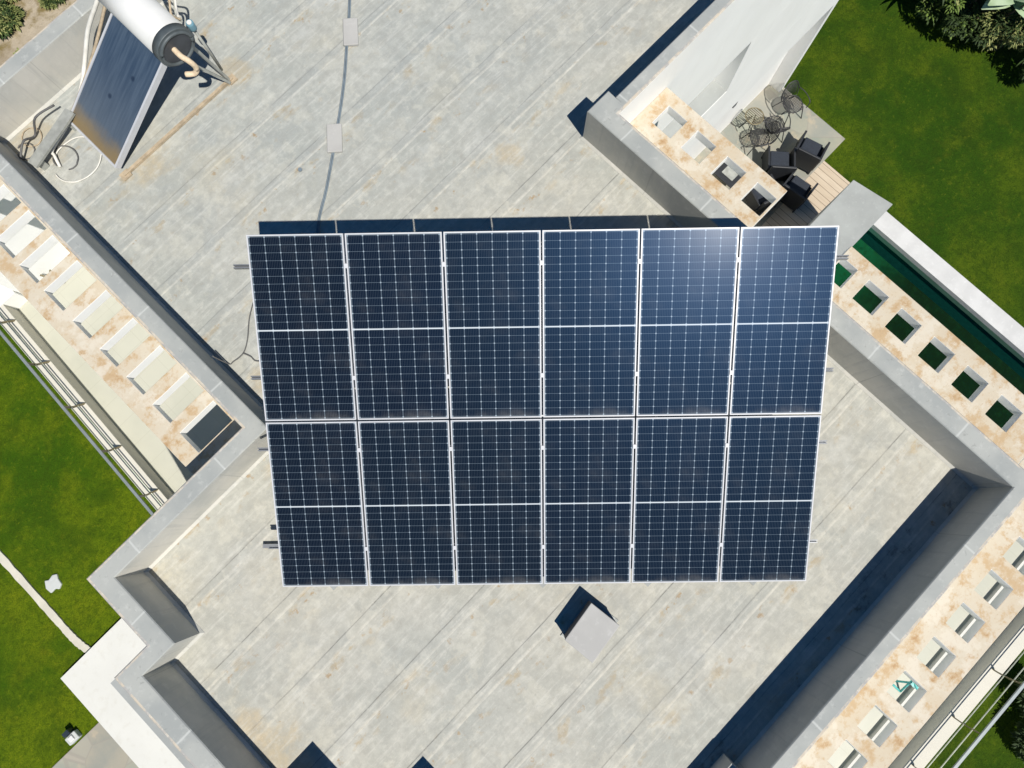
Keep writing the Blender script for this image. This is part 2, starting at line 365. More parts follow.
MCAB = plain('grey_cable_sheath', (0.17, 0.21, 0.24), 0.6)
MCABD = plain('dark_cable_sheath', (0.10, 0.10, 0.10), 0.6)
MBLUE = plain('blue_painted_vessel', (0.12, 0.24, 0.30), 0.4)
MTEAL = plain('turquoise_net', (0.10, 0.48, 0.45), 0.6)
MTEALP = plain('pale_turquoise_cloth', (0.35, 0.68, 0.64), 0.8)
MTRUNK = plain('bark', (0.10, 0.075, 0.05), 0.9, 0.0, 0.3, 14)
MGLASS = plain('dark_window_glass', (0.03, 0.04, 0.05), 0.1, 0.0, 0.1)

def cell_material():
    # one module: UV in metres, u across (0..1.048), v along (0..2.1066)
    t = NT('solar_cells_under_glass')
    uv = t.n.new('ShaderNodeUVMap').outputs[0]; U, V, _ = t.xyz(uv)
    u = t.math('SUBTRACT', U, 0.0255); v0 = t.math('SUBTRACT', V, 0.027)
    cu = t.math('MODULO', t.math('ADD', u, 0.1662 * 4), 0.1662)
    half = 1.0266; gap = 0.020
    up = t.math('GREATER_THAN', V, 1.0533)
    vv = t.math('SUBTRACT', v0, t.math('MULTIPLY', up, 1.0363))
    cv = t.math('MODULO', t.math('ADD', vv, 0.0848 * 4), 0.0848)
    du = t.math('MINIMUM', cu, t.math('SUBTRACT', 0.1662, cu))
    dv = t.math('MINIMUM', cv, t.math('SUBTRACT', 0.0848, cv))
    iu = t.math('FLOOR', t.math('DIVIDE', t.math('ADD', u, 2), 0.1662)); iv = t.math('FLOOR', t.math('DIVIDE', t.math('ADD', v0, 2), 0.0848))
    oi = t.n.new('ShaderNodeObjectInfo').outputs['Random']
    h = t.math('FRACT', t.math('MULTIPLY', t.math('SINE', t.math('ADD', t.math('ADD', t.math('MULTIPLY', iu, 12.9), t.math('MULTIPLY', iv, 78.2)), t.math('MULTIPLY', oi, 40))), 4375.8))
    c = t.mix(h, (0.0018, 0.0050, 0.0125), (0.0030, 0.0074, 0.0170))
    c = t.mix(t.math('MULTIPLY', oi, 0.7), c, (0.0024, 0.0085, 0.0190)); c = t.mix(t.math('MULTIPLY', t.math('FRACT', t.math('MULTIPLY', oi, 7.3)), 0.5), c, (0.0030, 0.0060, 0.0092))
    bb = t.math('MODULO', cu, 0.01847); bbd = t.math('ABSOLUTE', t.math('SUBTRACT', bb, 0.0092))
    c = t.mix(t.ss(bbd, 0.0008, 0.0018, 0.22, 0), c, (0.18, 0.22, 0.27))
    c = t.mix(t.ss(dv, 0.0012, 0.0022, 0.75, 0), c, (0.14, 0.185, 0.225))
    c = t.mix(t.ss(du, 0.0022, 0.0034, 0.62, 0), c, (0.20, 0.26, 0.31))
    dia = t.math('ADD', du, dv); c = t.mix(t.ss(dia, 0.009, 0.012, 0.85, 0), c, (0.30, 0.36, 0.41))
    midd = t.math('ABSOLUTE', t.math('SUBTRACT', V, 1.0533)); c = t.mix(t.ss(midd, 0.0055, 0.0075, 1, 0), c, (0.52, 0.56, 0.58))
    edge = t.math('MINIMUM', t.math('MINIMUM', U, t.math('SUBTRACT', 1.048, U)), t.math('MINIMUM', V, t.math('SUBTRACT', 2.1066, V)))
    c = t.mix(t.ss(edge, 0.0195, 0.0205, 0.5, 0), c, (0.3, 0.34, 0.37))
    dirt = t.noise(2.2, 5, 0.65, t.mapping(scale=(1, 1, 1), vec=uv))
    low = t.math('MULTIPLY', t.ss(V, 0.0, 0.14, 0.16, 0), t.ss(dirt, 0.35, 0.7))
    c = t.mix(t.math('ADD', low, t.ss(dirt, 0.45, 0.85, 0.0, 0.05)), c, (0.42, 0.41, 0.38))
    t.b.inputs['Coat Weight'].default_value = 0.035; t.b.inputs['Coat Roughness'].default_value = 0.19; t.b.inputs['Coat IOR'].default_value = 1.45
    t.b.inputs['Specular Tint'].default_value = (0.15, 0.42, 1.0, 1)
    return t.done(c, 0.36, spec=0.12)
MCELL = cell_material()
def collector_material():
    t = NT('collector_absorber_glass'); X, Y, Z = t.xyz()
    st = t.noise(3, 5, 0.6, t.mapping(scale=(0.5, 7, 1)))
    c = t.mix(t.ss(st, 0.3, 0.7), (0.034, 0.056, 0.092), (0.066, 0.096, 0.138))
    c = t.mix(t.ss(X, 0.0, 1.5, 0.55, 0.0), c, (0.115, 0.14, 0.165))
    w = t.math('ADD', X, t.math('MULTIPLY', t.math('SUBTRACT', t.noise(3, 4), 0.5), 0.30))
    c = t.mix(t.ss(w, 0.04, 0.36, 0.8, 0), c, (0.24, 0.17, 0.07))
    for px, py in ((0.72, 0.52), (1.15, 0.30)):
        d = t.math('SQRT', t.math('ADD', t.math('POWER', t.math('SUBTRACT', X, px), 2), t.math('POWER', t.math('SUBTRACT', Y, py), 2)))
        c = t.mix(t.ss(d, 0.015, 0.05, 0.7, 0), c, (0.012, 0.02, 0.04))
    return t.done(c, 0.25, spec=0.5)
MCOL = collector_material()
def leaf(name, a, b, rough=0.5):
    t = NT(name); oi = t.noise(2.2, 3)
    c = t.mix(t.ss(oi, 0.3, 0.7), a, b); t.b.inputs['Subsurface Weight'].default_value = 0.0
    return t.done(c, rough, spec=0.35)
ML = [leaf('dark_leaf', (0.020, 0.040, 0.008), (0.042, 0.075, 0.014), 0.7), leaf('olive_leaf', (0.12, 0.15, 0.04), (0.29, 0.30, 0.11), 0.7),
      leaf('pale_leaf', (0.24, 0.34, 0.16), (0.42, 0.52, 0.34), 0.6), leaf('mid_leaf', (0.075, 0.13, 0.018), (0.15, 0.22, 0.04), 0.7), leaf('dry_leaf', (0.075, 0.055, 0.032), (0.16, 0.12, 0.07), 0.8)]

# ------------------------------------------------------------------ ground
def sheet(name, poly, z, m, kind='structure'):
    bm = NB(); bm.faces.new([bm.verts.new((x, y, z)) for x, y in poly]); return tag(obj(name, bm, m), kind=kind)
PX0, PX1, PY0, PY1 = 8.6, 11.32, -9.5, -1.53          # the pool cut out of the lawn
bm = NB(); xs = [-300, PX0, PX1 + 0.48, 300]; ys = [-300, PY0, PY1, 300]
g = [[bm.verts.new((x, y, G)) for y in ys] for x in xs]
for i in range(3):
    for j in range(3):
        if (i, j) != (1, 1): bm.faces.new((g[i][j], g[i+1][j], g[i+1][j+1], g[i][j+1]))
tag(obj('lawn', bm, MG), kind='structure')
sheet('dirt_ground', [(-40, 14.6), (-3.5, 14.2), (1, 14.6), (6, 14.2), (40, 15), (40, 60), (-40, 60)], G + 0.004, MD)
bm = NB(); prism(bm, [(4.46, 2.9), (4.46, 0.45), (12.60, 0.45), (12.60, 2.4), (12.62, 3.2), (4.46, 3.2)][::-1], G - 0.05, G + 0.03); tag(obj('stone_patio', bm, MSL), kind='structure')
bm = NB(); prism(bm, [(4.46, -1.5), (11.76, -1.5), (11.76, 0.45), (4.46, 0.45)], G - 0.05, G + 0.028); tag(obj('wood_deck', bm, MDK), kind='structure')
bm = NB(); prism(bm, [(-10.4, -6), (-4.3, -6), (-4.3, 4.88), (-10.4, 4.88)], G - 0.1, G + 0.14); tag(obj('white_pavement', bm, MPAV), kind='structure')
bm = NB(); prism(bm, [(-16, -3), (-10.4, -3), (-10.4, 3.52), (-16, 3.62)], G - 0.05, G + 0.03); tag(obj('slate_path', bm, MSL), kind='structure')
pts = curve_pts([(-9.45, 17, G), (-9.62, 12, G), (-9.66, 9, G), (-9.66, 7, G), (-9.66, 5.9, G), (-9.66, 5.5, G), (-9.64, 5.2, G), (-9.58, 4.885, G)], 8)
bm = NB(); prev = None
for i, p in enumerate(pts):
    d = (pts[min(i+1, len(pts)-1)] - pts[max(i-1, 0)]).normalized(); s = Vector((d.y, -d.x, 0)); w = 0.085 * (1 + 0.12 * random.uniform(-1, 1))
    row = [bm.verts.new(p + s * k * w + Vector((0, 0, zz))) for k, zz in ((-1, -0.05), (-1, 0.05), (1, 0.05), (1, -0.05))]
    if prev:
        for k in range(3): bm.faces.new((prev[k], prev[k+1], row[k+1], row[k]))
    prev = row
bmesh.ops.recalc_face_normals(bm, faces=bm.faces); tag(obj('garden_edging', bm, MEDGE), 'narrow curved pale concrete edging across the left lawn', 'edging')

# ------------------------------------------------------------------ pool
pool = empty('swimming_pool', (10, -5, G), 'dark green swimming pool beside the house with a pale coping on its lawn side', 'pool')
def P(name, bm, m, par, **k):
    o = obj(name, bm, m, None, **k); o.parent = par; o.matrix_parent_inverse = Matrix.Translation(-Vector(par.location)); return o
bm = NB()
for q in ([(PX0,PY0,-1.25),(PX1,PY0,-1.25),(PX1,PY1,-1.25),(PX0,PY1,-1.25)], [(PX0,PY0,-1.25),(PX0,PY0,0),(PX1,PY0,0),(PX1,PY0,-1.25)], [(PX0,PY1,-1.25),(PX1,PY1,-1.25),(PX1,PY1,0),(PX0,PY1,0)], [(PX1,PY0,-1.25),(PX1,PY0,0),(PX1,PY1,0),(PX1,PY1,-1.25)], [(PX0,PY0,-1.25),(PX0,PY1,-1.25),(PX0,PY1,0),(PX0,PY0,0)]):
    bm.faces.new([bm.verts.new((x, y, G + z)) for x, y, z in q])
for f in list(bm.faces)[1:]: f.material_index = 1
P('basin', bm, [MPD, MPWALL], pool)
bm = NB(); box(bm, PX0 + 0.003, 11.10, PY0 + 0.003, PY1 - 0.003, G - 1.24, G - 0.5); P('bench', bm, MPB, pool)
bm = NB(); bm.faces.new([bm.verts.new((x, y, G - 0.12)) for x, y in ((PX0, PY0), (PX1, PY0), (PX1, PY1), (PX0, PY1))]); P('water', bm, MWA, pool)
bm = NB(); box(bm, PX1 - 0.025, PX1 + 0.48, PY0, PY1, G - 0.3, G + 0.05); P('coping', bm, MCO, pool, bevel=0.01)
bm = NB(); prism(bm, [(8.0, -1.34), (10.36, -1.36), (10.2, -0.37), (8.0, -0.36)], G, -5.9)
shed = tag(obj('pool_shed', bm, MGC, bevel=0.012), 'flat grey concrete roofed block between the wood deck and the pool', 'outbuilding')

# ------------------------------------------------------------------ house
inner = [(4.2,-4.06),(4.2,2.87),(4.6,2.87),(4.6,2.74),(12.37,2.74),(12.37,8.68),(-1.5,8.68),(-1.5,2.83),(-3.97,2.83),(-3.97,1.76),(-4.47,1.76),(-4.47,-0.57),(-3.95,-0.57),(-3.95,-1.66),(-3.12,-1.66),(-3.12,-4.06)]
outer = [(4.46,-4.25),(4.46,2.55),(4.6,2.55),(4.7,2.55),(12.57,2.55),(12.57,8.92),(-1.72,8.92),(-1.72,3.06),(-4.22,3.06),(-4.22,1.98),(-4.72,1.98),(-4.72,-0.82),(-4.2,-0.82),(-4.2,-1.9),(-3.36,-1.9),(-3.36,-4.25)]
H = 0.72
house = empty('house', (0, 0, G), 'white flat roofed house with grey membrane roof and low parapets seen from above', 'house')
midp = [((a[0]+b[0])/2, (a[1]+b[1])/2) for a, b in zip(inner, outer)]
bm = NB()
for x0, x1, y0, y1 in ((-3.24, 4.33, -4.155, 2.75), (-4.6, -3.24, -0.7, 1.87), (-4.1, -3.24, 1.87, 2.95), (-4.07, -3.24, -1.78, -0.7), (-3.24, -1.6, 2.75, 2.95), (-1.6, 4.33, 2.75, 8.8), (4.33, 12.47, 2.65, 8.8)):
    bm.faces.new([bm.verts.new(v) for v in ((x0, y0, 0), (x1, y0, 0), (x1, y1, 0), (x0, y1, 0))])
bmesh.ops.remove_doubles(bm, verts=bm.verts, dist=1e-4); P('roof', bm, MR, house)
# parapet: cant strip, inner face, top, outer face
bm = NB(); n = len(inner); c = 0.035
def inset(poly, d):
    out = []
    for i in range(len(poly)):
        p0, p1, p2 = Vector(poly[i-1]), Vector(poly[i]), Vector(poly[(i+1) % len(poly)])
        a = (p1-p0).normalized(); b = (p2-p1).normalized(); na = Vector((-a.y, a.x)); nb = Vector((-b.y, b.x))
        out.append(tuple(p1 + (na + nb) * (d / (1 + na.dot(nb)))))
    return out
inn2 = inset(inner, c)
R0 = [bm.verts.new((x, y, 0.003)) for x, y in inn2]; R1 = [bm.verts.new((x, y, c)) for x, y in inner]
R2 = [bm.verts.new((x, y, H - 0.012)) for x, y in inner]; ins = inset(inner, -0.012); R3 = [bm.verts.new((x, y, H)) for x, y in ins]
outi = inset(outer, 0.012); R4 = [bm.verts.new((x, y, H)) for x, y in outi]; R5 = [bm.verts.new((x, y, H - 0.012)) for x, y in outer]; R6 = [bm.verts.new((x, y, -0.02)) for x, y in outer]
edge = 0.034; oute = inset(outer, edge); R35 = [bm.verts.new((x, y, H)) for x, y in oute]
for A, B, mi in ((R0, R1, 1), (R1, R2, 1), (R2, R3, 2), (R3, R35, 2), (R35, R4, 3), (R4, R5, 3), (R5, R6, 0)):
    for i in range(n):
        bm.faces.new((A[i], A[(i+1) % n], B[(i+1) % n], B[i])).material_index = mi
bmesh.ops.recalc_face_normals(bm, faces=bm.faces)
P('parapet', bm, [MW, MU, MC, MRIM], house)
# main walls: the facade side stands back at y = 2.9, with the upper bands set in front of it
body = list(outer); body[1] = (4.46, 2.9); body[2] = (4.6, 2.9); body[3] = (4.7, 2.9); body[4] = (12.57, 2.9)
bm = NB(); prism(bm, body, G, -0.022, top=False, bottom=False); P('wall', bm, MW, house)
bm = NB()
box(bm, 4.46, 12.57, 2.55, 2.895, -1.81, -0.022); box(bm, 4.46, 5.0, 2.55, 2.895, -3.34, -1.813); box(bm, 8.22, 12.57, 2.55, 2.895, -3.34, -1.813); box(bm, 4.46, 12.57, 2.55, 2.895, -5.0, -3.343)
P('facade_wall', bm, MW, house)
bm = NB(); box(bm, 12.40, 12.57, 2.55, 2.895, G, -5.003); P('facade_fin', bm, MW, house)
bm = NB(); box(bm, -4.815, -4.722, -0.8, 1.975, 0.2, 0.66); P('ledge', bm, MGC, house)
def slab(xa, xb, ya, yb, holes, z0, z1):
    xs = sorted(set([xa, xb] + [v for h in holes for v in h[:2]])); ys = sorted(set([ya, yb] + [v for h in holes for v in h[2:]]))
    bm = NB(); vd = {}
    def v(x, y, z):
        k = (round(x, 4), round(y, 4), z)
        if k not in vd: vd[k] = bm.verts.new((x, y, z))
        return vd[k]
    def solid(i, j):
        if not (0 <= i < len(xs)-1 and 0 <= j < len(ys)-1): return False
        cx, cy = (xs[i]+xs[i+1])/2, (ys[j]+ys[j+1])/2
        return not any(h[0] < cx < h[1] and h[2] < cy < h[3] for h in holes)
    for i in range(len(xs)-1):
        for j in range(len(ys)-1):
            if not solid(i, j): continue
            x0, x1, y0, y1 = xs[i], xs[i+1], ys[j], ys[j+1]
            bm.faces.new((v(x0,y0,z1), v(x1,y0,z1), v(x1,y1,z1), v(x0,y1,z1))).material_index = 0
            bm.faces.new((v(x0,y1,z0), v(x1,y1,z0), v(x1,y0,z0), v(x0,y0,z0))).material_index = 1
            for (di, dj), (a, b) in (((-1,0), ((x0,y1),(x0,y0))), ((1,0), ((x1,y0),(x1,y1))), ((0,-1), ((x0,y0),(x1,y0))), ((0,1), ((x1,y1),(x0,y1)))):
                if not solid(i+di, j+dj):
                    bm.faces.new((v(*a,z0), v(*b,z0), v(*b,z1), v(*a,z1))).material_index = 1
    return bm
ZE = 0.0
P('eaves_slab', slab(4.463, 5.58, 0.315, 2.547, [(5.04, 5.39, y - 0.34, y) for y in (2.33, 1.79, 1.24, 0.69)], -0.19, ZE), [MS, MW], house, bevel=0.008)
P('eaves_slab', slab(4.463, 5.58, -4.25, -0.82, [(5.03, 5.38, y - 0.34, y) for y in (-1.30, -1.86, -2.42, -2.98, -3.54)] + [(5.03, 5.38, -1.10, -0.845)], -0.19, ZE), [MS, MW], house, bevel=0.008)
P('eaves_slab', slab(-3.3, 5.58, -5.40, -4.253, [(x, x + 0.345, -5.175, -4.83) for x in (-1.9, -1.33, -0.77, -0.2, 0.37, 0.93, 1.49, 2.06, 2.63, 3.19, 3.76, 4.33, 4.9)], -0.19, ZE), [MS, MW], house, bevel=0.008)
ly = [3.468, 4.03, 4.57, 5.11, 5.665, 6.215, 6.77, 7.28, 7.82, 8.36, 8.9]
lo_ = [3.84, 4.38, 4.91, 5.455, 6.015, 6.62, 7.14, 7.66, 8.2, 8.74]
P('eaves_slab', slab(-2.72, -1.723, 3.063, 9.3, [(-2.475, -1.88, a, b) for a, b in zip(ly, lo_)], -0.19, ZE), [MS, MW], house, bevel=0.008)
# terraces
TZ = -3.6
bm = NB(); prism(bm, [(-4.545, 3.062), (-1.722, 3.062), (-1.722, 9.62), (-4.22, 9.62)], G, TZ - 0.02); P('terrace_base', bm, MWC, house)
bm = NB(); box(bm, -3.5, 5.58, -7.61, -4.252, G, TZ - 0.02); P('terrace_base', bm, MWC, house)
bm = NB(); bm.faces.new([bm.verts.new((x, y, TZ)) for x, y in ((-4.28,3.062),(-1.722,3.062),(-1.722,9.62),(-3.96,9.62))]); P('terrace_floor', bm, MT, house)
bm = NB(); bm.faces.new([bm.verts.new((x, y, TZ)) for x, y in ((-3.5,-7.36),(5.58,-7.36),(5.58,-4.252),(-3.5,-4.252))]); P('terrace_floor', bm, MT, house)
bm = NB(); prism(bm, [(-4.54, 3.062), (-4.28, 3.062), (-3.98, 9.155), (-4.24, 9.155)], TZ - 0.02, TZ + 0.4); P('terrace_kerb', bm, MWC, house, bevel=0.01)
bm = NB(); box(bm, -3.5, 5.58, -7.358, -6.88, TZ, TZ + 0.10); P('terrace_step', bm, MPAV, house)
bm = NB(); box(bm, -3.5, 5.58, -7.61, -7.36, TZ - 0.02, TZ + 0.4); P('terrace_kerb', bm, MWC, house, bevel=0.01)
bm = NB(); box(bm, -3.69, -1.722, 9.22, 9.6, TZ, -0.2); box(bm, -4.24, -3.69, 9.16, 9.6, TZ - 0.02, TZ + 0.42); P('terrace_end_wall', bm, MW, house, bevel=0.008)
bm = NB(); box(bm, 5.0, 8.22, 2.56, 2.893, -3.342, -3.315); P('window_sill', bm, MGC, house)
# wall lamp on the garden facade
bm = NB(); box(bm, 10.15, 10.27, 2.82, 2.897, -6.75, -6.2); tag(obj('wall_lamp', bm, MRUB, bevel=0.01), 'slim dark upright wall lamp on the white garden facade', 'lamp')

# ------------------------------------------------------------------ railings
def railing(label, p0, p1, zb, post_h, spacing, first, out, rails):
    p0 = Vector(p0); p1 = Vector(p1); d = (p1 - p0); L = d.length; d.normalize(); o = Vector(out)
    t = empty('railing', p0, label, 'railing')
    k = first
    while k < L:
        b = p0 + d * k; bm = NB()
        pts = [b - o*0.03 + Vector((0,0,zb)), b + o*0.03 + Vector((0,0,zb + 0.10)), b + o*0.10 + Vector((0,0,zb + post_h*0.5)), b + o*0.13 + Vector((0,0,zb + post_h))]
        for a, c2 in zip(pts[:-1], pts[1:]): bar(bm, a, c2, 0.012, 0.05)
        P('post', bm, MPOST, t); k += spacing
    bm = NB(); q = o*0.13 + Vector((0, 0, zb + post_h + 0.02)); bar(bm, p0 + q, p1 + q, 0.045, 0.03); P('top_rail', bm, MRAIL, t)
    for off, zz in rails:
        bm = NB(); q = o*off + Vector((0, 0, zb + zz)); tube(bm, [p0 + q, p1 + q], 0.011, 6); P('cross_rail', bm, MWIRE, t)
    return t
railing('metal railing with thin cross rails on the left terrace kerb', (-4.33, 3.07, 0), (-4.01, 9.6, 0), TZ + 0.4, 0.42, 1.03, 0.55, (-1, 0, 0), ((0.04, 0.12), (0.095, 0.25)))
railing('metal railing with thin cross rails on the lower right terrace kerb', (-3.5, -7.47, 0), (5.6, -7.47, 0), TZ + 0.4, 0.55, 1.03, 0.78, (0, -1, 0), ((0.05, 0.2), (0.10, 0.37)))
t = empty('railing', (-3.9, 9.62, TZ), 'short slatted railing crossing the end of the left terrace', 'railing')
for i in range(6):
    bm = NB(); bar(bm, (-5.6, 9.66 + i*0.13, TZ + 0.1), (-3.62, 9.66 + i*0.13, TZ + 0.1), 0.028, 0.03); P('slat', bm, MWC, t)
for x in (-5.5, -3.72):
    bm = NB(); bar(bm, (x, 9.6, TZ + 0.07), (x, 10.36, TZ + 0.07), 0.04, 0.025); P('support', bm, MPOST, t)

# ------------------------------------------------------------------ solar panels
AO = Vector((0.19078*0, 0, 0))
ph = 0.79931
ax, ay = 0.27374, -0.98223
AO = Vector((math.cos(ph)*ax + math.sin(ph)*ay, -math.sin(ph)*ax + math.cos(ph)*ay, 0.33268))
AM = Matrix.Translation(AO) @ Matrix.Rotation(0.01201 - ph, 4, 'Z') @ Matrix.Rotation(0.41348, 4, 'X')
PWD, PLN, GAP = 1.048, 2.1066, 0.020
AW = 6*PWD + 5*GAP
def make_panel():
    r = bpy.data.objects.new('solar_module', None); C.objects.link(r); r.empty_display_size = 0.2
    bm = NB(); w = 0.014
    box(bm, 0, PWD, 0, w, -0.035, 0.0); box(bm, 0, PWD, PLN - w, PLN, -0.035, 0.0); box(bm, 0, w, w, PLN - w, -0.035, 0.0); box(bm, PWD - w, PWD, w, PLN - w, -0.035, 0.0)
    obj('frame', bm, MAL, r)
    bm = NB(); uvl = bm.loops.layers.uv.new('UVMap')
    f = bm.faces.new([bm.verts.new((x, y, -0.004)) for x, y in ((w, w), (PWD-w, w), (PWD-w, PLN-w), (w, PLN-w))])
    for lp in f.loops: lp[uvl].uv = (lp.vert.co.x, lp.vert.co.y)
    obj('cell_sheet', bm, MCELL, r)
    bm = NB(); bm.faces.new([bm.verts.new((x, y, -0.012)) for x, y in ((w, PLN-w), (PWD-w, PLN-w), (PWD-w, w), (w, w))]); obj('back_sheet', bm, MTANK, r)
    bm = NB(); box(bm, 0.46, 0.58, 1.0, 1.08, -0.034, -0.013); obj('junction_box', bm, MBLK, r)
    return r
proto = make_panel()
place = ['first from its left end', 'second from its left end', 'third from its left end', 'third from its right end', 'second from its right end', 'first from its right end']
k = 0
for row in (1, 0):
    for col in range(6):
        p = proto if k == 0 else copy_tree(proto); k += 1
        p.matrix_world = AM @ Matrix.Translation((-AW/2 + col*(PWD+GAP), row*(PLN+GAP), 0))
        tag(p, 'dark blue solar panel in the %s row, %s' % ('upper' if row else 'lower', place[col]), 'solar panel', 'solar panels on the tilted roof frame')
mf = empty('mounting_frame', (AO.x, AO.y, 0), 'aluminium frame of rails and legs carrying the tilted solar panels above the roof', 'frame')
def PM(name, bm, m): return P(name, bm, m, mf)
def A(u, v, z=0.0): return AM @ Vector((u, v, z))
for v, ext in ((0.50, 0.14), (1.76, 0.14), (PLN + GAP + 0.50, 0.13), (PLN + GAP + 1.76, 0.19)):
    bm = NB()
    for du in (-0.015, 0.015):
        a = A(-AW/2 - ext, v + du, -0.062); b = A(AW/2 + ext*0.8, v + du, -0.062); bar(bm, a, b, 0.012, 0.05)
    a = A(-AW/2 - ext + .002, v, -0.078); b = A(AW/2 + ext*0.8 - .002, v, -0.078); bar(bm, a, b, 0.026, 0.012)
    PM('panel_rail', bm, MALD)
for i in range(5):
    u = -AW/2 + 0.55 + i * (AW - 1.1)/4
    bm = NB(); a = A(u, 0.05, -0.11); b = A(u, 2*PLN - 0.1, -0.11); bar(bm, a, b, 0.04, 0.045); PM('sloping_beam', bm, MALD)
    bm = NB(); bar(bm, (a.x, a.y, 0.05), (b.x, b.y, 0.05), 0.04, 0.045); PM('base_beam', bm, MALD)
    for v in (0.1, PLN, 2*PLN - 0.2):
        q = A(u, v, -0.13); bm = NB(); bar(bm, (q.x, q.y, 0.07), (q.x, q.y, q.z), 0.04, 0.04); PM('leg', bm, MALD)
        bm = NB(); box(bm, q.x - 0.16, q.x + 0.16, q.y - 0.16, q.y + 0.16, 0.004, 0.028); PM('ballast_pad', bm, MGC)
for row in (0, 1):
    for v in (0.50, 1.76):
        for col in range(1, 6):
            u = -AW/2 + col*(PWD+GAP) - GAP/2; bm = NB(); vv = row*(PLN+GAP) + v
            box(bm, u - 0.022, u + 0.022, vv - 0.025, vv + 0.025, 0.002, 0.007, 0, AM); PM('clamp', bm, MAL)
# flat cable plates peeping from under the array, and conduit on the roof
bm = NB(); bar(bm, (-2.68, 1.97, 0.05), (-1.9, 1.19, 0.05), 0.05, 0.05); tag(obj('cable_tray', bm, MALD), 'short grey metal tray poking from under the lower left solar panels', 'cable tray')

# ------------------------------------------------------------------ roof furniture
t = empty('roof_vent', (-0.5, -1.7, 0), 'square grey membrane covered vent box standing in front of the solar panels', 'vent')
bm = NB(); quad = [(-0.80, -1.52), (-0.76, -1.93), (-0.23, -1.87), (-0.275, -1.455)]; prism(bm, quad, 0.0, 0.325); P('vent_box', bm, MVENTSH, t)
bm = NB(); prism(bm, [tuple(Vector((-0.515, -1.69)) + (Vector(p) - Vector((-0.515, -1.69)))*1.03) for p in quad], 0.327, 0.36); P('vent_lid', bm, MVENT, t, bevel=0.008)
cq = Vector((-0.515, -1.69)); bm = NB(); prism(bm, [tuple(cq + (Vector(p) - cq)*1.12) for p in quad], 0.003, 0.02); P('flashing', bm, MC, t)
bm = NB(); box(bm, -1.5, -0.44, -4.055, -3.86, 0.0, 0.37); tag(obj('concrete_kerb', bm, MU, bevel=0.012), 'low grey kerb block against the shaded lower right parapet', 'kerb')
# conduit with two lids
def flatrope(name, label, cat, pts, r, m, n=6):
    bm = NB()
    tube(bm, curve_pts(pts, n), r, 6); return tag(obj(name, bm, m), label, cat)
t = empty('conduit', (1.8, 5.4, 0), 'thin grey cable conduit crossing the upper roof under two flat lids', 'conduit')
for s in (-0.006, 0.010):
    bm = NB(); tube(bm, curve_pts([(p[0] + s, p[1] - s, 0.02) for p in ((5.2, 8.5), (3.42, 6.75), (3.05, 6.41), (2.45, 5.86), (1.79, 5.34), (1.2, 4.9), (0.69, 4.54), (0.2, 3.9), (-0.2, 3.3))], 5), 0.011, 6); P('cable', bm, MCAB, t)
dm = Matrix.Rotation(-ph + 0.06, 4, 'Z')
for cx, cy in ((3.07, 6.36), (1.79, 5.35)):
    bm = NB(); box(bm, -0.105, 0.105, -0.21, 0.21, 0.0, 0.05, 0, Matrix.Translation((cx, cy, 0)) @ dm); P('lid', bm, MVENT, t, bevel=0.01)
flatrope('roof_cable', 'thin dark cable running from the left parapet to the solar panels', 'cable', [(-1.44, 4.16, 0.30), (-1.40, 4.05, 0.02), (-1.34, 4.03, 0.014), (-1.17, 4.02, 0.012), (-1.0, 4.12, 0.012), (-0.78, 4.32, 0.012), (-0.50, 4.50, 0.012)], 0.009, MCABD)
flatrope('roof_cable', 'short dark cable joining the roof cable to a clip under the solar panels', 'cable', [(-1.17, 4.02, 0.022), (-1.13, 3.92, 0.012), (-1.12, 3.82, 0.012), (-1.0, 3.7, 0.05)], 0.009, MCABD)
bm = NB(); tube(bm, [(1.14, 5.37, 0.003), (1.14, 5.37, 0.02)], 0.03, 10); tag(obj('drone_shadow_disc', bm, MCAB), 'small dark round cap on the upper roof just left of the conduit lid', 'cap')  # dark disc stands in for the camera drone's cast shadow

# ------------------------------------------------------------------ solar water heater
wh = empty('solar_water_heater', (-0.58, 7.12, 0), 'solar water heater with white tank and tilted blue collector in the roof corner', 'water heater')
th = R(31); CM = Matrix.Translation((-0.58, 7.12, 0.10)) @ Matrix.Rotation(-th, 4, 'Y')
def add_m(bm, m): bm.transform(m); return bm
def PW(name, bm, m, **k): return P(name, bm, m, wh, **k)
CL, CW = 1.98, 1.02
bm = NB()
for b in ((0, CL, 0, 0.03), (0, CL, CW - 0.03, CW), (0, 0.03, 0.03, CW - 0.03), (CL - 0.03, CL, 0.03, CW - 0.03)): box(bm, *b, 0.0, 0.09)
fr = PW('collector_frame', add_m(bm, CM), MAL)
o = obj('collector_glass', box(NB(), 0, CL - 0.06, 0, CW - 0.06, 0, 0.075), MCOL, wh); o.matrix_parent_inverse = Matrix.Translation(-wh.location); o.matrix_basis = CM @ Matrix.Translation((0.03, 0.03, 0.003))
TA, TB = Vector((1.01, 6.84, 1.40)), Vector((1.01, 8.30, 1.40)); TR_ = 0.25
def disc_tube(pts, r, seg=40): return tube(NB(), pts, r, seg)
PW('tank', disc_tube([TA + Vector((0, 0.10, 0)), TB], TR_), MTANK)
bm = NB(); tube(bm, [TA, TA + Vector((0, 0.018, 0)), TA + Vector((0, 0.11, 0))], TR_ + 0.012, 40)
PW('end_ring', bm, MRUB)
PW('end_cap', disc_tube([TA + Vector((0, -0.006, 0)), TA + Vector((0, 0.03, 0))], TR_ - 0.055), MDKG)
bm = NB(); tube(bm, [TA + Vector(((TR_-0.03)*math.cos(q), -0.012, (TR_-0.03)*math.sin(q))) for q in [2*math.pi*k/48 for k in range(49)]], 0.022, 8)
PW('end_rim', bm, MRUB)
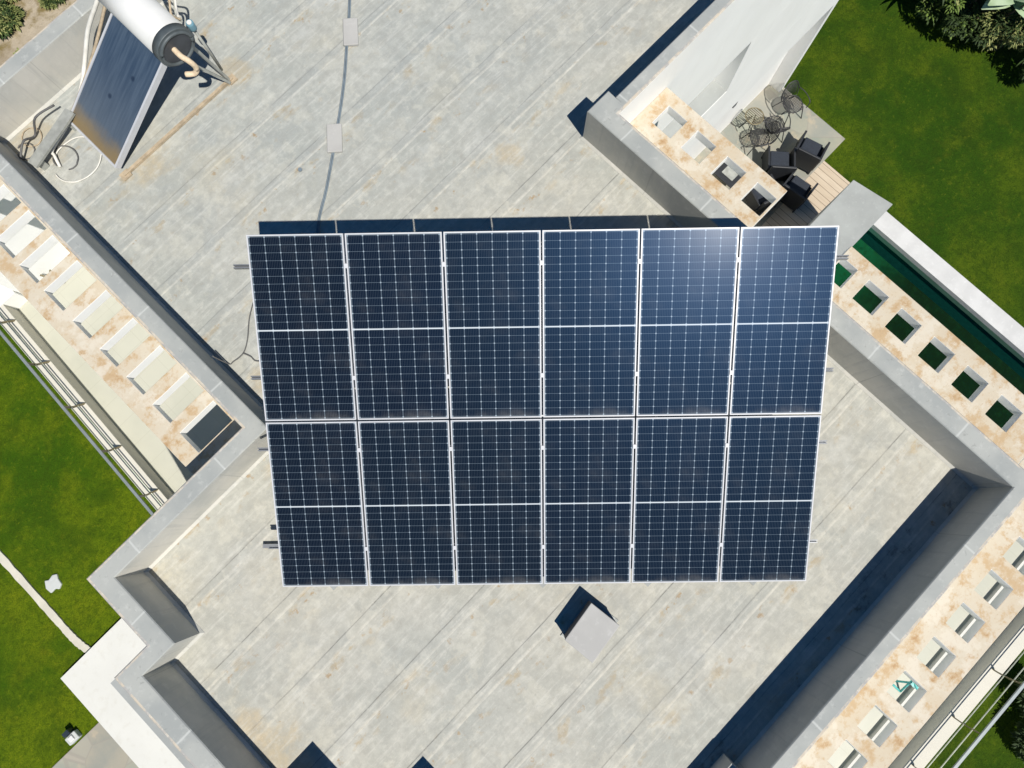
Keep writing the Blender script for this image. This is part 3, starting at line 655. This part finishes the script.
PW('end_pipe', tube(NB(), curve_pts([(0.97, 6.84, 1.42), (0.97, 6.70, 1.42), (1.0, 6.64, 1.36), (1.02, 6.62, 1.22), (0.97, 6.64, 1.13), (0.88, 6.72, 1.12)], 6), 0.035, 10), MFOAM)
for x0, y0, z0, x1, y1, z1 in ((1.18, 6.98, 1.2, 1.36, 7.06, 0.05), (1.18, 8.15, 1.2, 1.36, 8.15, 0.05), (0.95, 7.0, 1.15, 1.34, 7.02, 0.05), (0.95, 8.15, 1.15, 1.34, 8.2, 0.05)):
    bm = NB(); bar(bm, (x0, y0, z0), (x1, y1, z1), 0.035, 0.035); PW('leg', bm, MGALV)
bm = NB(); bar(bm, (-0.62, 7.06, 0.03), (1.42, 7.06, 0.03), 0.042, 0.05); PW('base_rail', bm, MRUST)
bm = NB(); bar(bm, (-0.62, 8.18, 0.03), (1.42, 8.18, 0.03), 0.06, 0.05); PW('base_rail', bm, MRUST)
bm = NB(); box(bm, -0.67, -0.53, 7.0, 7.12, 0.003, 0.03); PW('foot_plate', bm, MRUST)
bm = NB(); box(bm, 1.33, 1.46, 7.0, 7.12, 0.003, 0.028); PW('foot_plate', bm, MRUST)
PW('side_pipe', tube(NB(), curve_pts([(0.95, 8.32, 1.25), (0.75, 8.36, 1.05), (0.45, 8.44, 0.75), (0.15, 8.42, 0.45), (-0.1, 8.30, 0.32), (-0.35, 8.20, 0.22), (-0.56, 8.17, 0.16)], 6), 0.03, 8), MPIPE)
PW('side_pipe', tube(NB(), curve_pts([(0.9, 8.28, 1.1), (0.4, 8.24, 0.72), (-0.1, 8.22, 0.38), (-0.50, 8.2, 0.16)], 5), 0.022, 8), MRUST)
t = empty('expansion_vessel', (1.55, 7.22, 0), 'small blue and white vessel with pipes behind the white tank', 'vessel')
bm = NB(); tube(bm, [(1.40, 7.28, 0.93), (1.40, 7.28, 0.95), (1.40, 7.28, 1.02), (1.40, 7.28, 1.05)], 0.05, 16); P('vessel_body', bm, MBLUE, t)
bm = NB(); tube(bm, [(1.40, 7.28, 1.045), (1.40, 7.28, 1.065)], 0.032, 12); P('vessel_cap', bm, MTANK, t)
bm = NB(); tube(bm, [(1.40, 7.28, 0.0), (1.40, 7.28, 0.93)], 0.02, 8); P('stand_pipe', bm, MGALV, t)
for dz, m, q in ((0.0, MGALV, 0.0), (0.1, MPIPE, 0.06), (0.05, MRUST, -0.05)):
    bm = NB(); tube(bm, curve_pts([(1.36, 7.45, 0.95 + dz), (1.38 + q, 7.62, 0.9 + dz), (1.50 + q, 7.75, 1.0 + dz), (1.42 + q, 7.95, 0.95 + dz), (1.46, 8.2, 1.1)], 6), 0.016, 6); P('pipe', bm, m, t)
# duct, loose pipes and coils in the corner
t = empty('roof_duct', (-1.0, 8.2, 0), 'flat grey-green sheet metal duct lying raised between parapet and collector', 'duct')
bm = NB(); bar(bm, (-1.38, 7.94, 0.22), (-0.50, 8.12, 0.28), 0.15, 0.04); P('duct_body', bm, MGALV, t)
for x, y in ((-1.30, 7.956), (-0.62, 8.095)):
    bm = NB(); bar(bm, (x, y, 0), (x, y, 0.21), 0.1, 0.04); P('stand', bm, MGALV, t)
flatrope('loose_pipe', 'pale straight pipe running from the collector foot past the duct', 'pipe', [(-0.52, 8.14, 0.17), (-0.75, 8.08, 0.15), (-1.06, 8.0, 0.12), (-1.10, 7.95, 0.08), (-1.16, 7.8, 0.03)], 0.022, MPIPE)
flatrope('loose_pipe', 'dark bent pipe along the far side of the duct', 'pipe', [(-1.45, 8.22, 0.12), (-1.25, 8.32, 0.2), (-1.1, 8.40, 0.05), (-0.9, 8.38, 0.3), (-0.6, 8.38, 0.25)], 0.016, MCABD)
def coil(label, cx, cy, r, a0, a1, m, rr=0.010, sq=1.0):
    pts = [(cx + r*math.cos(R(a)), cy + r*sq*math.sin(R(a)), 0.014 + 0.06*random.random()*0.3) for a in range(a0, a1 + 1, 15)]
    return flatrope('cable_loop', label, 'cable', pts, rr, m, 3)
coil('big loop of pale cable on the roof below the collector foot', -0.92, 7.72, 0.36, -190, 130, MPIPE, 0.010, 0.85)
coil('dark grey cable loop between duct and collector foot', -1.02, 7.86, 0.16, -120, 180, MCABD, 0.010, 1.2)
coil('thin brown cable loop on the far side of the duct', -1.15, 8.44, 0.14, -180, 160, MRUST, 0.009)
coil('small dark cable loop beside the left parapet', -1.34, 8.34, 0.12, -200, 120, MCABD, 0.009)

# ------------------------------------------------------------------ patio furniture
def armchair(loc, rz, label):
    t = empty('armchair', loc, label, 'armchair', rz, 'black armchairs on the patio')
    def Q(name, bm, m, **k): return obj(name, bm, m, t, **k)
    bm = NB(); box(bm, -0.29, 0.29, -0.27, 0.30, 0.28, 0.38); Q('seat', bm, MBLK, bevel=0.015)
    bm = NB(); box(bm, -0.24, 0.24, -0.20, 0.30, 0.382, 0.46); Q('cushion', bm, MCUS, bevel=0.03)
    bm = NB(); box(bm, -0.31, 0.31, -0.34, -0.275, 0.10, 0.84); Q('backrest', bm, MBLK, bevel=0.02)
    for s in (-1, 1):
        bm = NB(); box(bm, min(s*0.295, s*0.345), max(s*0.295, s*0.345), -0.27, 0.34, 0.58, 0.63); box(bm, min(s*0.30, s*0.34), max(s*0.30, s*0.34), -0.26, 0.335, 0.12, 0.577); box(bm, min(s*0.303, s*0.337), max(s*0.303, s*0.337), 0.29, 0.33, 0.0, 0.118); Q('armrest', bm, MBLK, bevel=0.008)
        bm = NB(); box(bm, min(s*0.27, s*0.31), max(s*0.27, s*0.31), -0.335, -0.29, 0.0, 0.10); Q('leg', bm, MBLK)
    return t
PZ = G + 0.032
armchair((11.42, 0.88, PZ), R(-90 + 15), 'black armchair nearest the lawn corner of the stone patio')
armchair((10.66, 1.22, PZ), R(-50), 'black armchair on the stone between the garden chairs and the deck')
armchair((10.42, 0.44, PZ), R(-90 + 6), 'black armchair standing half on the wood deck')
def low_table(x, y, lab):
    t = empty('low_table', (x, y, PZ), lab, 'table')
    bm = NB(); box(bm, -0.45, 0.45, -0.35, 0.35, 0.40, 0.44); obj('table_top', bm, MBLK, t, bevel=0.01)
    bm = NB(); box(bm, -0.30, -0.05, -0.2, 0.15, 0.442, 0.455); obj('tray', bm, MGALV, t)
    for sx in (-1, 1):
        for sy in (-1, 1):
            bm = NB(); box(bm, sx*0.41 - 0.025, sx*0.41 + 0.025, sy*0.31 - 0.025, sy*0.31 + 0.025, 0, 0.398); obj('leg', bm, MBLK, t)
low_table(9.75, 1.95, 'black low table with a grey tray under the openings of the eaves')
armchair((9.75, 0.95, PZ), R(-20), 'black armchair standing under the last eaves opening')
def iron_chair(loc, rz, label):
    t = empty('garden_chair', loc, label, 'chair', rz, 'iron mesh garden chairs on the patio')
    def Q(name, bm, m): return obj(name, bm, m, t)
    bm = NB(); n = 13
    for i in range(n):
        u = -0.23 + 0.46*i/(n-1); hw = 0.23*math.sqrt(max(0.05, 1 - (abs(u)/0.27)**3))
        tube(bm, [(u, -hw, 0.44), (u, hw, 0.44)], 0.0075, 5); tube(bm, [(-hw, u, 0.437), (hw, u, 0.437)], 0.0075, 5)
    Q('seat', bm, MIRON)
    bm = NB()
    for i in range(11):
        u = -0.20 + 0.40*i/10; top = 0.46*math.sqrt(max(0.05, 1 - (abs(u)/0.25)**3))
        tube(bm, [(u, -0.22, 0.46), (u, -0.25 - top*0.25, 0.44 + top)], 0.0075, 5)
    for i in range(8):
        h = 0.06 + 0.045*i; tube(bm, [(-0.21 + h*0.12, -0.24 - h*0.25, 0.44 + h), (0.21 - h*0.12, -0.24 - h*0.25, 0.44 + h)], 0.0065, 5)
    Q('backrest', bm, MIRON)
    bm = NB(); tube(bm, [(0.24*math.cos(R(a)), 0.24*math.sin(R(a)), 0.442) for a in range(0, 361, 20)], 0.014, 6)
    tube(bm, curve_pts([(-0.23, -0.2, 0.45), (-0.24, -0.27, 0.65), (-0.14, -0.34, 0.88), (0, -0.36, 0.93), (0.14, -0.34, 0.88), (0.24, -0.27, 0.65), (0.23, -0.2, 0.45)], 5), 0.014, 6); Q('hoop', bm, MIRON)
    for s in (-1, 1):
        bm = NB(); tube(bm, curve_pts([(s*0.24, -0.27, 0.66), (s*0.31, -0.05, 0.67), (s*0.30, 0.20, 0.64), (s*0.25, 0.24, 0.45)], 5), 0.013, 6); Q('armrest', bm, MIRON)
        bm = NB(); tube(bm, [(s*0.20, 0.18, 0.44), (s*0.26, 0.30, 0.0)], 0.013, 6); Q('leg', bm, MIRON)
        bm = NB(); tube(bm, [(s*0.20, -0.18, 0.44), (s*0.26, -0.32, 0.0)], 0.013, 6); Q('leg', bm, MIRON)
    return t
iron_chair((12.10, 2.02, PZ), R(160), 'mesh iron chair nearest the lawn by the white fin wall')
iron_chair((11.35, 1.98, PZ), R(-35), 'mesh iron chair in the middle beside the small round table')
iron_chair((10.82, 2.02, PZ), R(55), 'mesh iron chair closest to the house eaves')
t = empty('garden_table', (11.02, 2.47, PZ), 'small round lattice topped iron table at the foot of the white wall', 'table')
bm = NB()
for i in range(9):
    u = -0.2 + 0.05*i; hw = math.sqrt(max(0.002, 0.23**2 - u*u)); tube(bm, [(11.02 + u, 2.47 - hw, PZ + 0.68), (11.02 + u, 2.47 + hw, PZ + 0.68)], 0.011, 5)
tube(bm, [(11.02 + 0.23*math.cos(R(a)), 2.47 + 0.23*math.sin(R(a)), PZ + 0.68) for a in range(0, 361, 20)], 0.014, 6); P('table_top', bm, MPOST, t)
for k in range(3):
    a = 2*math.pi*k/3; bm = NB(); tube(bm, [(11.02 + 0.05*math.cos(a), 2.47 + 0.05*math.sin(a), PZ + 0.66), (11.02 + 0.2*math.cos(a), 2.47 + 0.2*math.sin(a), PZ)], 0.014, 6); P('leg', bm, MIRON, t)
t = empty('folding_chair', (8.6, 1.0, PZ), 'folding chair with thin dark legs under the eaves beside the deck', 'chair', R(30))
bm = NB(); box(bm, -0.22, 0.22, -0.2, 0.2, 0.44, 0.46); obj('seat', bm, MCUS, t)
for s in (-1, 1):
    bm = NB(); tube(bm, [(s*0.21, -0.25, 0.0), (s*0.21, 0.2, 0.44)], 0.013, 6); obj('leg', bm, MBLK, t)
    bm = NB(); tube(bm, [(s*0.23, 0.25, 0.0), (s*0.23, -0.22, 0.85)], 0.013, 6); obj('leg', bm, MBLK, t)
# terrace things
bm = NB(); 
t = empty('folded_stand', (-3.1, 8.6, TZ), 'small dark folding stand on the left terrace under the eaves', 'stand')
for a, b in (((-3.22, 9.12, TZ), (-2.98, 9.06, TZ + 0.35)), ((-3.02, 8.92, TZ), (-3.18, 9.16, TZ + 0.3)), ((-3.2, 9.0, TZ + 0.15), (-3.0, 9.0, TZ + 0.15))):
    bm = NB(); tube(bm, [a, b], 0.018, 6); P('leg', bm, MPOST, t)
def drying_rack():
    t = empty('drying_rack', (2.1, -6.7, TZ), 'turquoise folding rack with a pale cloth on the terrace seen through the eaves', 'drying rack')
    ox, oy = 2.20, -6.52
    for a, b in (((0, 0, 0), (0.34, -0.26, 0.6)), ((0, -0.26, 0), (0.34, 0.0, 0.6)), ((0.34, -0.26, 0.6), (0.34, 0.0, 0.6)), ((0.0, -0.26, 0.45), (0.34, -0.2, 0.5)), ((0.1, -0.26, 0.5), (0.22, 0.0, 0.5)), ((0, 0, 0), (0, -0.26, 0))):
        bm = NB(); tube(bm, [Vector(a) + Vector((ox, oy, TZ + 0.02)), Vector(b) + Vector((ox, oy, TZ + 0.02))], 0.018, 6); P('tube_frame', bm, MTEAL, t)
    bm = NB(); n = 8
    gd = [[bm.verts.new((ox + 0.12 + 0.24*i/n, oy - 0.27 + 0.22*j/n, TZ + 0.5 + 0.02*math.sin(i*1.3) + 0.015*math.cos(j*1.7))) for j in range(n+1)] for i in range(n+1)]
    for i in range(n):
        for j in range(n): bm.faces.new((gd[i][j], gd[i+1][j], gd[i+1][j+1], gd[i][j+1]))
    P('cloth', bm, MTEALP, t)
drying_rack()
flatrope('hose', 'dark hose lying on the terrace next to the turquoise rack', 'hose', [(1.75, -6.35, TZ + 0.02), (1.95, -6.45, TZ + 0.02), (2.0, -6.7, TZ + 0.02), (1.92, -6.95, TZ + 0.02), (1.7, -7.05, TZ + 0.02), (1.3, -6.9, TZ + 0.02)], 0.018, MCABD)

# left garden
bm = NB(); prism(bm, [(-9.38, 6.72), (-9.36, 6.55), (-9.22, 6.56), (-9.16, 6.48), (-9.04, 6.54), (-9.02, 6.70), (-8.97, 6.80), (-9.06, 6.86), (-9.20, 6.83), (-9.28, 6.89)], G - 0.03, G + 0.05); tag(obj('stepping_stone', bm, MST, bevel=0.02), 'single pale stepping stone in the left lawn beside the edging', 'stone')
t = empty('garden_light', (-11.05, 3.72, G), 'small white garden light in the lawn beside the slate path', 'garden light')
bm = NB(); box(bm, -11.2, -10.92, 3.58, 3.78, G, G + 0.16); P('housing', bm, MST, t, bevel=0.02)
bm = NB(); box(bm, -11.14, -10.98, 3.79, 3.90, G + 0.02, G + 0.22); P('lens', bm, MGLASS, t, bevel=0.01)
bm = NB(); box(bm, -11.12, -11.0, 3.62, 3.74, G + 0.162, G + 0.20); P('cap', bm, MTANK, t, bevel=0.01)

# ------------------------------------------------------------------ shrubs
def blade(bm, base, d, L, w, droop, mi, seg=4):
    d = Vector(d).normalized(); s = d.cross(Vector((0, 0, 1)))
    if s.length < 1e-3: s = Vector((1, 0, 0))
    s.normalize(); prev = None
    for i in range(seg + 1):
        f = i/seg; p = Vector(base) + d*L*f + Vector((0, 0, -droop*L*f*f)); ww = w*math.sin(math.pi*(0.12 + 0.86*f)) * 0.5
        a = bm.verts.new(p - s*ww + Vector((0, 0, ww*0.3))); b = bm.verts.new(p + s*ww + Vector((0, 0, ww*0.3)))
        if prev: bm.faces.new((prev[0], prev[1], b, a)).material_index = mi
        prev = (a, b)
def shrub(x, y, r, h, style, label, seed, grp):
    rnd = random.Random(seed)
    t = empty('shrub', (x, y, G), label, 'shrub', rnd.uniform(0, 6), grp)
    bm = NB()
    for k in range(rnd.randint(3, 5)):
        a = rnd.uniform(0, 6.28); q = rnd.uniform(0.1, 0.45)*r
        tube(bm, [(0, 0, -0.05), (q*0.5*math.cos(a), q*0.5*math.sin(a), h*0.4), (q*math.cos(a), q*math.sin(a), h*0.75)], 0.05, 6, 0.015)
    obj('trunk', bm, MTRUNK, t)
    bm = NB()
    if style == 'palm':
        for k in range(46):
            a = rnd.uniform(0, 6.28); e = rnd.uniform(0.0, 1.1)
            blade(bm, (rnd.uniform(-.1, .1), rnd.uniform(-.1, .1), h*0.7), (math.cos(a)*math.cos(e), math.sin(a)*math.cos(e), math.sin(e)), r*rnd.uniform(0.7, 1.15), 0.11, rnd.uniform(0.2, 0.6), 1 if rnd.random() < .6 else 0, 5)
    elif style == 'broad':
        for k in range(16):
            a = rnd.uniform(0, 6.28); e = rnd.uniform(0.1, 0.9)
            blade(bm, (0, 0, h*0.6), (math.cos(a)*math.cos(e), math.sin(a)*math.cos(e), math.sin(e)), r*rnd.uniform(0.8, 1.2), 0.5, rnd.uniform(0.1, 0.4), 2, 6)
    else:
        main = {'dark': 0, 'olive': 1, 'mid': 3, 'dry': 4}[style]
        cl = []
        for k in range(26):
            a = rnd.uniform(0, 6.28); q = r*math.sqrt(rnd.random())*0.85; cl.append((q*math.cos(a), q*math.sin(a), h*rnd.uniform(0.35, 0.95)*(1 - 0.35*(q/r)**2), r*rnd.uniform(0.16, 0.34)))
        for cx, cy, cz, cr in cl:
            mm = main if rnd.random() < 0.65 else 0
            for k in range(120):
                v = Vector((rnd.gauss(0, 1), rnd.gauss(0, 1), rnd.gauss(0, 0.8))); v.normalize(); p = Vector((cx, cy, cz)) + v*cr*rnd.uniform(0.5, 1.1)
                blade(bm, p, v + Vector((rnd.uniform(-.6, .6), rnd.uniform(-.6, .6), rnd.uniform(-.1, .5))), rnd.uniform(0.06, 0.15), rnd.uniform(0.025, 0.055), 0.3, mm, 2)
    obj('foliage', bm, ML, t)
    return t
shrubs = [(17.6, 2.6, 1.0, 2.0, 'dark', 'dark round shrub at the top of the hedge row by the lawn'), (17.1, 0.75, 0.9, 1.7, 'mid', 'mid green shrub in the hedge row beside the pale big leafed plant'),
  (17.2, -0.15, 1.0, 2.6, 'broad', 'pale plant with very broad leaves in the top right corner'), (16.75, 1.35, 0.8, 1.8, 'palm', 'spiky shrub with long yellowish blades near the top edge'),
  (17.3, -0.75, 0.85, 1.7, 'olive', 'olive grey shrub right of the broad leafed plant'), (17.5, -1.75, 0.85, 1.5, 'dark', 'dark low shrub at the right edge behind the lawn'),
  (17.45, -1.5, 0.7, 1.5, 'palm', 'sparse shrub with thin pale blades lowest in the hedge row'), (16.9, 0.25, 0.7, 1.2, 'dark', 'small dark shrub at the lawn side of the hedge row'),
  (17.6, 1.5, 0.9, 1.9, 'dark', 'dark shrub behind the spiky one near the top edge'), (18.4, -0.4, 1.0, 2.6, 'mid', 'bright green shrub behind the broad leafed plant'), (18.6, -1.8, 1.0, 2.4, 'mid', 'mid green shrub at the far right behind the olive one')]
for i, (x, y, r, h, st, lab) in enumerate(shrubs): shrub(x, y, r, h, st, lab, 20 + i, 'shrubs along the edge of the right lawn')
for i, (x, y, r, h, st, lab) in enumerate([(4.35, -12.0, 0.6, 0.8, 'dark', 'dark shrub in the lawn beyond the lower right railing'), (5.2, -11.5, 0.6, 0.8, 'dark', 'second dark shrub beyond the lower right railing, nearer the right edge')]):
    shrub(x, y, r, h, st, lab, 60 + i, 'shrubs in the lower right lawn')
for i, (x, y, r, h) in enumerate([(-0.9, 17.2, 0.5, 0.5), (-0.5, 19.0, 0.5, 0.5), (0.9, 18.6, 0.35, 0.4), (-0.2, 16.2, 0.3, 0.35), (0.2, 19.6, 0.45, 0.45)]):
    lab = ['scrubby olive bush on the dry ground by the roof corner', 'scrubby bush at the very corner of the dry ground', 'small bush at the top edge of the dry ground', 'smallest bush on the dry ground close to the parapet', 'scrubby bush between two others on the dry ground'][i]
    shrub(x, y, r, h, 'olive', lab, 80 + i, 'bushes on the dry ground')
